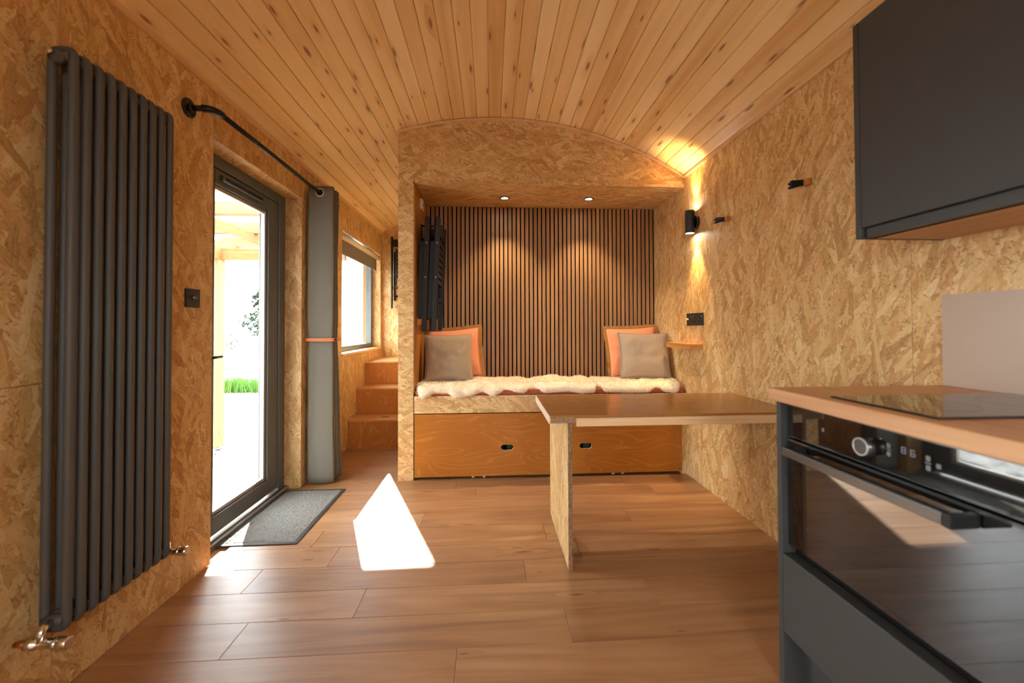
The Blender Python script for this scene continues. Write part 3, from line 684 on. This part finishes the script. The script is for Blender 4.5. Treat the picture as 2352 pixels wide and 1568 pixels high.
box('back_plate',-.985,-.945,YE-.005,YE,1.96,2.03,BLACKM,hk2,bevel=.002); MB().tube([(-.965,YE-.004,2.018),(-.965,YE-.075,2.018),(-.965,YE-.078,2.035)],.006,8).build('arm',BLACKM,hk2)
al=Empty('wall_sensor',(XPI+.006,3.275,2.0),'small cream sensor box high on the niche side wall','sensor')
box('case',XPI+.006,XPI+.032,3.24,3.31,2.0,2.085,WHITEP,al,bevel=.006); MB().tube([(XPI+.032,3.275,2.04),(XPI+.034,3.275,2.04)],.012,14).build('lens',GREYI,al)

# ------------------------------------------------------------------ radiator
rd=Empty('column_radiator',(-1.235,1.455,.19),'tall dark grey two-column radiator on the wall beside the door','radiator')
ry0,ry1=1.276,1.640; nc=10; zb,zt=.232,1.906; rt=.0117; xf,xr=-1.205,-1.262; xm=(xf+xr)/2; hs=(xf-xr)/2
rp=(ry1-ry0)/(nc-1); y=ry0; path=[]
for k in range(13): a=math.pi*k/12; path.append((xm+hs*math.copysign(abs(math.cos(a))**.55,math.cos(a)),y,zt-rt-.030+.030*abs(math.sin(a))**.6))
for k in range(13): a=math.pi*k/12; path.append((xm-hs*math.copysign(abs(math.cos(a))**.55,math.cos(a)),y,zb+rt+.030-.030*abs(math.sin(a))**.6))
path=[path[0]]+[p for q,p in zip(path,path[1:]) if (Vector(p)-Vector(q)).length>1e-4]; path.append(path[0]); path.append(path[1])
sec=MB().tube(path,rt,14,False).build('radiator_section',RADM,rd)
webs=[]
for z0w,z1w in ((zt-.055,zt-rt),(zb+rt,zb+.055)): webs.append(MB().tube([(xf,y,(z0w+z1w)/2),(xr,y,(z0w+z1w)/2)],.0165,14).build('web',RADM,rd))
hubs=[MB().tube([(xm,y+.006,z),(xm,y+rp-.006,z)],.0165,14).build('hub',RADM,rd) for z in (zt-.04,zb+.04)]
for i in range(1,nc):
    for o in [sec]+webs+(hubs if i<nc-1 else []):
        c=o.copy(); COL.objects.link(c); c.location=o.location+Vector((0,i*rp,0))
MB().tube([(-1.2315,ry0-.010,zt-.042),(-1.2315,ry0-.022,zt-.042)],[.019,.016],14).build('end_plug',RADM,rd)
MB().tube([(-1.245,ry0-.02,zt-.03),(-1.245,ry0-.035,zt-.03)],.009,12).build('bleed_valve',CHROME,rd)
for z in (.5,1.65): box('wall_bracket',XL,-1.266,1.45,1.475,z,z+.03,RADM,rd)
def valve(y,zz,side):
    v=Empty('radiator_valve',(-1.2315,y,zz),'chrome radiator valve with copper pipe under the near radiator column' if side<0 else 'chrome radiator valve under the radiator column beside the door','valve','radiator valves')
    MB().tube([(XL,y,zz),(XL+.030,y,zz)],.0078,12).build('copper_pipe',COPPER,v)
    MB().tube([(XL+.026,y,zz),(XL+.030,y,zz),(XL+.031,y,zz),(XL+.052,y,zz),(XL+.053,y,zz),(XL+.10,y,zz),(XL+.101,y,zz),(XL+.112,y,zz)],[.010,.010,.0155,.0155,.0125,.0125,.015,.015],16).build('body',CHROME,v)
    MB().tube([(XL+.110,y,zz),(XL+.114,y,zz),(XL+.136,y,zz),(XL+.140,y,zz)],[.012,.0165,.0165,.013],16).build('cap',CHROME,v)
    MB().tube([(-1.2315,y,zz+.008),(-1.2315,y,zz+.026),(-1.2315,y-side*.002,zz+.034),(-1.2315,y-side*.026,zz+.042)],[.011,.011,.011,.010],14).build('tail',CHROME,v)
valve(1.235,.228,-1); valve(1.684,.240,1)

# switch on the left wall
sw_=Empty('dimmer_switch',(XL,1.896,1.18),'black dimmer switch plate between the radiator and the door','switch')
box('plate',XL,XL+.009,1.854,1.938,1.180,1.260,BRONZE,sw_,bevel=.0025)
MB().tube([(XL+.009,1.897,1.222),(XL+.012,1.897,1.222),(XL+.024,1.897,1.222)],[.012,.010,.008],14).build('knob',STEEL,sw_)
for y in (1.866,1.926): MB().tube([(XL+.0085,y,1.221),(XL+.0098,y,1.221)],.0028,8).build('screw',BLACKM,sw_)

# ------------------------------------------------------------------ curtain rod and curtain
rodx,rodz=-1.192,2.036
cr=Empty('curtain_rod',(XL,1.866,rodz),'black pipe curtain rod on flanges above the glazed door','curtain rod')
def flange(y):
    m=MB().tube([(XL,y,rodz),(XL+.007,y,rodz),(XL+.009,y,rodz)],[.040,.040,.036],24); m.tube([(XL+.008,y,rodz),(XL+.022,y,rodz)],.017,16); o=m.build('flange',BLACKM,cr)
    for k in range(4):
        a=math.pi/4+k*math.pi/2; MB().tube([(XL+.009,y+.028*math.cos(a),rodz+.028*math.sin(a)),(XL+.0115,y+.028*math.cos(a),rodz+.028*math.sin(a))],.005,8).build('screw',STEEL,o)
flange(1.866); flange(3.36)
MB().tube([(XL+.02,1.866,rodz),(XL+.065,1.866,rodz)],.0125,14).build('arm',BLACKM,cr); MB().tube([(XL+.02,3.36,rodz),(XL+.065,3.36,rodz)],.0125,14).build('arm',BLACKM,cr)
def elbow(y,s): 
    pts=[]
    for k in range(9):
        a=math.pi/2*k/8; pts.append((rodx-.045+.045*math.sin(a),y+s*.045*(1-math.cos(a)),rodz))
    MB().tube([(XL+.062,y,rodz)]+pts+[(rodx,y+s*.062,rodz)],[.0165,.0165]+[.0155]*8+[.0165],14).build('elbow',BLACKM,cr)
elbow(1.866,1); elbow(3.36,-1)
MB().tube([(rodx,1.92,rodz),(rodx,3.31,rodz)],.0115,16).build('pole',BLACKM,cr)
for y in (2.18,2.62): MB().tube([(rodx,y,rodz),(rodx,y+.008,rodz)],.0125,16).build('coupling',BLACKM,cr)

cu=Empty('curtain',(-1.19,3.1,.012),'grey curtain gathered beside the door with a tan leather tieback','curtain')
keys=[(-1.275,3.0),(-1.19,2.992),(-1.118,3.0),(-1.106,3.010),(-1.13,3.018),(-1.25,3.022),(-1.27,3.03),(-1.25,3.038),(-1.135,3.040),(-1.116,3.050),(-1.135,3.06),(-1.25,3.064),(-1.27,3.072),(-1.25,3.08),(-1.135,3.082),(-1.116,3.092),(-1.135,3.10),(-1.25,3.106),(-1.268,3.114),(-1.24,3.122),(-1.135,3.126),(-1.116,3.132)]
def catmull(P,n=4):
    out=[]
    for i in range(len(P)-1):
        p0=Vector(P[max(i-1,0)]);p1=Vector(P[i]);p2=Vector(P[i+1]);p3=Vector(P[min(i+2,len(P)-1)])
        for k in range(n):
            t=k/n; out.append(.5*((2*p1)+(p2-p0)*t+(2*p0-5*p1+4*p2-p3)*t*t+(3*p1-p0-3*p2+p3)*t**3))
    out.append(Vector(P[-1])); return out
base=catmull(keys); NZ=46; z0c,z1c=.014,2.082; vs=[];fs=[]; nk=len(base)
for j in range(NZ+1):
    z=z0c+(z1c-z0c)*j/NZ; low=max(0,1-z/1.0); tie=math.exp(-((z-1.0)/.10)**2)
    for i,p in enumerate(base):
        e=i/(nk-1); x=p.x; y=p.y
        out_=(x+1.19)
        x=-1.19+out_*(1-.05*tie)+ low**1.3*(.008+.03*max(0,e-.3)*(1 if out_>0 else 0)*1.2)*(1 if out_>0 else .2)
        y=3.06+(y-3.06)*(1-.10*tie)
        y+=mnoise.noise(Vector((x*9,z*2.2,e*4)))*.008*(1-tie*.6); x+=mnoise.noise(Vector((e*7,z*1.7,5)))*.005
        vs.append((max(x,XL+.008),y,z))
fs=[(j*nk+i,j*nk+i+1,(j+1)*nk+i+1,(j+1)*nk+i) for j in range(NZ) for i in range(nk-1)]
co=MB().add(vs,fs,True).build('cloth',CURT,cu,recalc=False); so=co.modifiers.new('thick','SOLIDIFY'); so.thickness=.003; so.offset=0
m=MB(); ring=[(rodx+.026*math.cos(2*math.pi*k/24),2.989,rodz+.026*math.sin(2*math.pi*k/24)) for k in range(25)]
MB().tube(ring,.0062,8,False).build('eyelet',ALU,cu)
MB().tube([(rodx,2.9895,rodz),(rodx,2.9897,rodz)],.020,20).build('eyelet_shade_disc',FELT,cu)  # black disc painted in for the shade inside the eyelet
loop=[(-1.285,3.0),(-1.27,2.984),(-1.19,2.978),(-1.105,2.984),(-1.092,3.0),(-1.094,3.05),(-1.096,3.11),(-1.11,3.135),(-1.2,3.142),(-1.283,3.135)]
lp=catmull(loop+[loop[0]],4); m=MB(); n=len(lp); vs=[];fs=[]
for p in lp:
    c=Vector((-1.19,3.06)); d=(p-c).normalized()*.003
    vs+=[(p.x,p.y,.995),(p.x,p.y,1.017),(p.x+d.x,p.y+d.y,1.017),(p.x+d.x,p.y+d.y,.995)]
for k in range(n-1):
    for q in range(4): fs.append((k*4+q,k*4+(q+1)%4,k*4+4+(q+1)%4,k*4+4+q))
tb=m.add(vs,fs,False).build('tieback',LEATHER,cu); MB().tube([(-1.083,2.993,1.006),(-1.077,2.986,1.006)],.007,12).build('stud',BLACKM,tb)

# ------------------------------------------------------------------ door mat
mt=Empty('door_mat',(-1.18,2.545,0),'grey carpet door mat with black rubber edge inside the glazed door','door mat')
box('rubber_base',-1.372,-.978,2.185,2.90,.0003,.005,RUBBER,mt,bevel=.002)
def carpet(x0,x1,y0,y1,z):
    nx,ny=60,110; m=MB(); r=random.Random(4); vs=[(x0+(x1-x0)*i/nx,y0+(y1-y0)*j/ny,z+(0 if i in(0,nx) or j in (0,ny) else r.uniform(.0005,.0038))) for i in range(nx+1) for j in range(ny+1)]
    fs=[(i*(ny+1)+j,(i+1)*(ny+1)+j,(i+1)*(ny+1)+j+1,i*(ny+1)+j+1) for i in range(nx) for j in range(ny)]
    m.add(vs,fs,False).build('pile',MATCL,mt,recalc=False)
carpet(-1.352,-.998,2.205,2.88,.0052)

# ------------------------------------------------------------------ table
tb=Empty('fold_down_table',(.85,2.15,0),'wall-fixed table with glossy brown top and single OSB leg panel','table')
YT1,YT2,XT=1.8665,2.431,.2635
box('table_top',XT,XR-.001,YT1,YT2,.683,.692,TABLE,tb,bevel=.0008,grain='x',seg=1)
box('top_core',XT+.002,XR-.001,YT1+.002,YT2,.657,.6828,EDGEM,tb,grain='x')
box('edge_strip',XT-.004,XT+.0018,YT1+.001,YT2,.655,.6905,PALEEDGE,tb,bevel=.001,grain='y')
box('front_batten',.379,XR-.002,YT1-.020,YT1+.0015,.646,.6825,BATTEN,tb,bevel=.002,grain='x')
box('leg_panel',.3455,.3635,1.874,2.447,0,.6565,OSBL,tb)
box('leg_edge',.3455,.3635,1.8675,1.8735,0,.6565,EDGEM,tb)

# ------------------------------------------------------------------ kitchen
KX=.885
kb=Empty('base_cabinet',(1.15,.95,0),'anthracite base cabinet housing the oven, with a drawer below','cabinet')
box('end_panel',KX,XR-.001,1.232,1.251,0,.862,ANTH,kb,bevel=.001)
box('side_panel',KX+.004,XR-.001,.630,.647,0,.862,ANTH,kb,bevel=.001)
box('plinth',.945,.960,.648,1.231,0,.158,ANTH,kb,grain='y')
dr=box('drawer_front',KX,KX+.019,.650,1.230,.166,.402,ANTH,kb,bevel=.0015,grain='y')
box('grip_channel',KX+.0192,KX+.040,.648,1.231,.385,.401,ANTH,kb); box('drawer_box',KX+.021,1.42,.66,1.22,.17,.384,ANTH,kb)
box('oven_shelf',.927,XR-.001,.648,1.231,.4025,.4215,FELT,kb)
kb2=Empty('base_cabinet',(1.15,.0,0),'anthracite base cabinet with plain door next to the oven unit','cabinet')
box('carcass',.91,XR-.001,-.6,.629,.16,.862,ANTH,kb2); box('door',KX,KX+.019,.02,.626,.166,.84,ANTH,kb2,bevel=.0015); box('door',KX,KX+.019,-.6,.016,.166,.84,ANTH,kb2,bevel=.0015); box('plinth',.945,.96,-.6,.629,0,.158,ANTH,kb2)

ov=Empty('oven',(1.15,.94,.425),'black glass built-in oven with bar handle and round dial','oven')
OX=.905; oy0,oy1=.652,1.2285
box('oven_body',OX+.022,1.40,oy0+.01,oy1-.01,.425,.85,FELT,ov)
box('control_panel',OX,OX+.0215,oy0,oy1,.757,.853,OVENG,ov,bevel=.001)
dd=box('oven_door',OX-.002,OX+.0215,oy0,oy1,.431,.749,OVENG,ov,bevel=.001)
box('door_trim',OX-.004,OX-.002,oy0,oy1,.744,.750,STEEL,ov); box('panel_trim',OX-.0015,OX,oy0,oy1,.7565,.7585,STEEL,ov); box('panel_trim',OX-.0015,OX,oy0,oy1,.850,.8535,STEEL,ov)
hd_=Empty('handle',(OX,.95,.73)); hd_.parent=ov; hd_.location=ORG[hd_.name]-ORG['oven']
box('bar',.842,.862,.738,1.172,.716,.740,STEEL,hd_,bevel=.002,grain='y'); box('bar_top_insert',.846,.861,.741,1.168,.7401,.7406,BLACKM,hd_)
box('end_cap',.842,OX-.0045,.722,.7378,.715,.741,BLACKM,hd_,bevel=.002)
for y in (1.146,): box('bracket',.862,OX-.0045,y,y+.026,.718,.739,BLACKM,hd_,bevel=.002)
kn=Empty('dial',(OX,.951,.802)); kn.parent=ov; kn.location=ORG[kn.name]-ORG['oven']
MB().tube([(OX,.951,.802),(OX-.024,.951,.802)],.0215,28).build('dial_body',STEEL,kn)
m=MB(); n=32; vs=[];fs=[]
for k in range(n):
    a=2*math.pi*k/n; c,s=math.cos(a),math.sin(a)
    for r,x in ((.0215,OX-.0241),(.0215,OX-.0262),(.0175,OX-.0262),(.0175,OX-.0241)): vs.append((x,.951+r*c,.802+r*s))
for k in range(n):
    a=4*k;b=4*((k+1)%n); fs+=[(a+q,b+q,b+(q+1)%4,a+(q+1)%4) for q in range(4)]
m.add(vs,fs,True).build('dial_ring',SILV,kn)
def icon(y,z,w,h,mat=GREYI):
    r=min(w,h)*.3; poly=[]
    for cx,cy,a in ((w/2-r,h/2-r,0),(-w/2+r,h/2-r,1),(-w/2+r,-h/2+r,2),(w/2-r,-h/2+r,3)):
        poly+=arc_pts(y+cx,z+cy,r,a*math.pi/2,(a+1)*math.pi/2,4)
    MB().prism(poly,'x',OX-.0004,OX).build('icon',mat,ov)
ICONS=[(1.093,.807,.008,.010),(.904,.817,.009,.011),(.904,.808,.012,.0025),(.904,.7985,.009,.011),(.8175,.8145,.0095,.0115),(.8175,.805,.0125,.003),(.8175,.795,.0095,.0115),(.797,.805,.0095,.010)]
for a in ICONS: icon(*a)
SEG={'8':'abcdefg','6':'acdefg'}
def digit(ch,y,z,w=.010,h=.014):
    t=.0014; m=MB(); x0,x1=OX-.0004,OX
    S={'a':(-w/2,w/2,h/2-t,h/2),'d':(-w/2,w/2,-h/2,-h/2+t),'g':(-w/2,w/2,-t/2,t/2),'f':(w/2-t,w/2,0,h/2),'e':(w/2-t,w/2,-h/2,0),'b':(-w/2,-w/2+t,0,h/2),'c':(-w/2,-w/2+t,-h/2,0)}
    for s in SEG[ch]: a=S[s]; m.box(x0,x1,y+a[0],y+a[1],z+a[2],z+a[3])
    m.build('clock_digit',DIGIT,ov)
digit('8',.869,.8165); digit('6',.849,.8155)

wt=box('worktop',.861,XR-.001,-.6,1.256,.863,.900,WORKTOP,bevel=.003,grain='y'); tag(wt,'pale oak-look kitchen worktop with square edge over the oven','worktop')
hb=Empty('induction_hob',(1.16,.925,.9),'black glass two-zone hob set in the worktop','hob')
box('glass_top',.900,1.415,.792,1.060,.9003,.9055,HOBG,hb,bevel=.0012,grain='x')
for cx in (1.03,1.28):
    m=MB(); n=40; vs=[];fs=[]
    for k in range(n):
        a=2*math.pi*k/n; vs+=[(cx+.085*math.cos(a),.926+.085*math.sin(a),.9057),(cx+.0835*math.cos(a),.926+.0835*math.sin(a),.9057)]
    for k in range(n): a=2*k;b=2*((k+1)%n); fs.append((a,b,b+1,a+1))
    m.add(vs,fs).build('zone_ring',STEEL,hb,recalc=False)
sb=box('splashback',XR-.006,XR-.0003,-.6,1.25,.9003,1.189,SPLASH,grain='y'); tag(sb,'plain beige splashback panel behind the hob on the right wall','splashback')

wc=Empty('wall_cabinet',(1.3,.95,1.364),'anthracite handleless wall cabinet above the hob','wall cabinet')
box('end_panel',1.157,XR-.0005,1.236,1.2545,1.364,2.046,ANTH,wc,bevel=.001)
box('door',1.157,1.1765,.652,1.2335,1.396,2.046,ANTH,wc,bevel=.0015); box('door',1.157,1.1765,.05,.6485,1.396,2.046,ANTH,wc,bevel=.0015)
box('carcass',1.178,XR-.0005,.05,1.2355,1.384,2.044,ANTH,wc); box('front_rail',1.167,1.1865,.05,1.225,1.3635,1.3905,ANTH,wc)
box('notch_shade_block',1.1870,1.206,.05,1.2355,1.364,1.3838,FELT,wc); box('base_board',1.206,XR-.0005,.05,1.2355,1.364,1.3838,UNDER,wc,grain='y')  # black block stands in for the shade in the notch beside the rail

# ------------------------------------------------------------------ porch outside the door
def thing_box(name,a,mat,label,cat,group=None,grain='x',bevel=.004):
    o=box(name,*a,mat,bevel=bevel,grain=grain); tag(o,label,cat,group); return o
PYE=4.655; PZ=1.815; PX=-2.955
pr=Empty('porch_roof',(-2.2,2.6,PZ),'timber porch roof with pale translucent sheets over the door','porch')
PA=-2.2  # near stretch unseen; lengthened to keep direct sun off the left window
for k in range(11): y=4.925-k*.70; box('purlin',PX-.1,-1.564,y-.04,y+.04,PZ+.195,PZ+.295,TIMBER,pr,grain='x')
for x in (PX+.02,-2.35): box('rafter',x,x+.06,PA,4.96 if x<-2.5 else 4.9,PZ+.117,PZ+.1945,TIMBER,pr,grain='y')
box('side_beam',PX,PX+.115,PA,PYE,PZ,PZ+.1165,TIMBER,pr,grain='y'); box('end_beam',PX+.1155,-1.565,PYE-.07,PYE,PZ,PZ+.1165,TIMBER,pr,grain='x')
box('ledger',-1.563,-1.502,PA,PYE,PZ+.06,PZ+.295,TIMBER,pr,grain='y')
for i in range(8): box('roof_sheet',PX-.2,-1.502,5.12-(i+1)*.915+.003,5.12-i*.915,PZ+.2955+.001*(i%2),PZ+.3015+.001*(i%2),SHEET,pr)
thing_box('porch_post',(PX,PX+.115,4.535,PYE,GZ,PZ),TIMBER,'square timber post at the far corner of the porch','post','porch posts','z')
thing_box('porch_post',(PX,PX+.115,-1.8,-1.68,GZ,PZ),TIMBER,'square timber post at the near corner of the porch','post','porch posts','z')
dk=Empty('timber_step',(-1.85,2.45,GZ),'timber decking step on the gravel outside the glazed door','step')
for i in range(5): box('deck_board',-1.52-(i+1)*.122,-1.52-i*.122-.006,1.7,3.2,-.075,-.05,TIMBER,dk,bevel=.003,grain='y')
box('step_frame',-2.11,-1.53,1.74,3.16,GZ,-.0755,TIMBER,dk,grain='y')
# grass
m=MB(); r=random.Random(11); vs=[];fs=[]
for k in range(2600):
    x=r.uniform(-5.9,-4.1); y=r.uniform(8.3,9.1); h=r.uniform(.18,.36)*(.7+.5*mnoise.noise(Vector((x*3,y*3,0)))+.2); a=r.uniform(0,6.28); w=.008; lx_,ly_=r.uniform(-.1,.1),r.uniform(-.1,.1)
    q=len(vs); vs+=[(x-w*math.cos(a),y-w*math.sin(a),GZ),(x+w*math.cos(a),y+w*math.sin(a),GZ),(x+lx_,y+ly_,GZ+h)]; fs.append((q,q+1,q+2))
go=m.add(vs,fs).build('grass_clump',GRASS,recalc=False); tag(go,'patch of tall green grass growing in the gravel outside','grass',kind='stuff')
def tree(x,y,h,label):
    t=Empty('conifer',(x,y,GZ),label,'tree','trees beyond the gravel')
    MB().tube([(x,y,GZ),(x+.05,y,h*.5),(x,y,h)],[.16,.1,.02],8).build('trunk',BARK,t)
    r=random.Random(int(x*10)); vs=[];fs=[]
    for k in range(2600):
        f=r.random()**.8; z=GZ+h*(.18+.82*f); R_=(1-f)*h*.30+.12; a=r.uniform(0,6.28); d=R_*r.random()**.5
        lay=math.sin(z*5.0)*.25; d*=1+lay
        px,py=x+d*math.cos(a),y+d*math.sin(a); s=r.uniform(.07,.17); b=r.uniform(0,6.28); q=len(vs)
        vs+=[(px,py,z),(px+s*math.cos(b)*2,py+s*math.sin(b)*2,z-s*.8),(px+s*math.cos(b+1.2),py+s*math.sin(b+1.2),z+s*.4)]; fs.append((q,q+1,q+2))
    fo=MB().add(vs,fs).build('foliage',CONIF,t,recalc=False); fo['kind']='stuff'
tree(-12.9,25,4.3,'dark conifer standing beyond the gravel, seen through the door'); 
def shrub(x,y,w,h,label):
    t=Empty('shrub',(x,y,GZ),label,'shrub','low shrubs beyond the gravel'); r=random.Random(int(x*7+y)); vs=[];fs=[]
    MB().tube([(x,y,GZ),(x,y,h*.4)],.03,6).build('stem',BARK,t)
    for k in range(700):
        u=r.uniform(-1,1); v=r.uniform(-1,1); zz=r.random()
        if u*u+v*v+ (zz*.8)**2>1: continue
        px,py,z=x+u*w,y+v*w,GZ+zz*h*(1+.25*mnoise.noise(Vector((u*3,v*3,x)))); s=r.uniform(.05,.12); b=r.uniform(0,6.28); q=len(vs)
        vs+=[(px,py,z),(px+s*math.cos(b),py+s*math.sin(b),z+s*.6),(px+s*math.cos(b+1.3),py+s*math.sin(b+1.3),z-s*.3)]; fs.append((q,q+1,q+2))
    fo=MB().add(vs,fs).build('foliage',SHRUB,t,recalc=False); fo['kind']='stuff'
for i,(x,y,w,h) in enumerate([(-14.9,25,.6,1.0),(-16.4,26,.65,.8),(-17.8,25,.6,.9)]): shrub(x,y,w,h,'low pale shrub beyond the gravel, seen through the door')
for i,(x,y,w,h) in enumerate([(-9.3,25,1.0,2.1),(-7.1,26,1.0,2.4),(-11.6,27,1.0,2.2)]): shrub(x,y,w,h,'taller pale shrub beyond the gravel, seen through the side window')
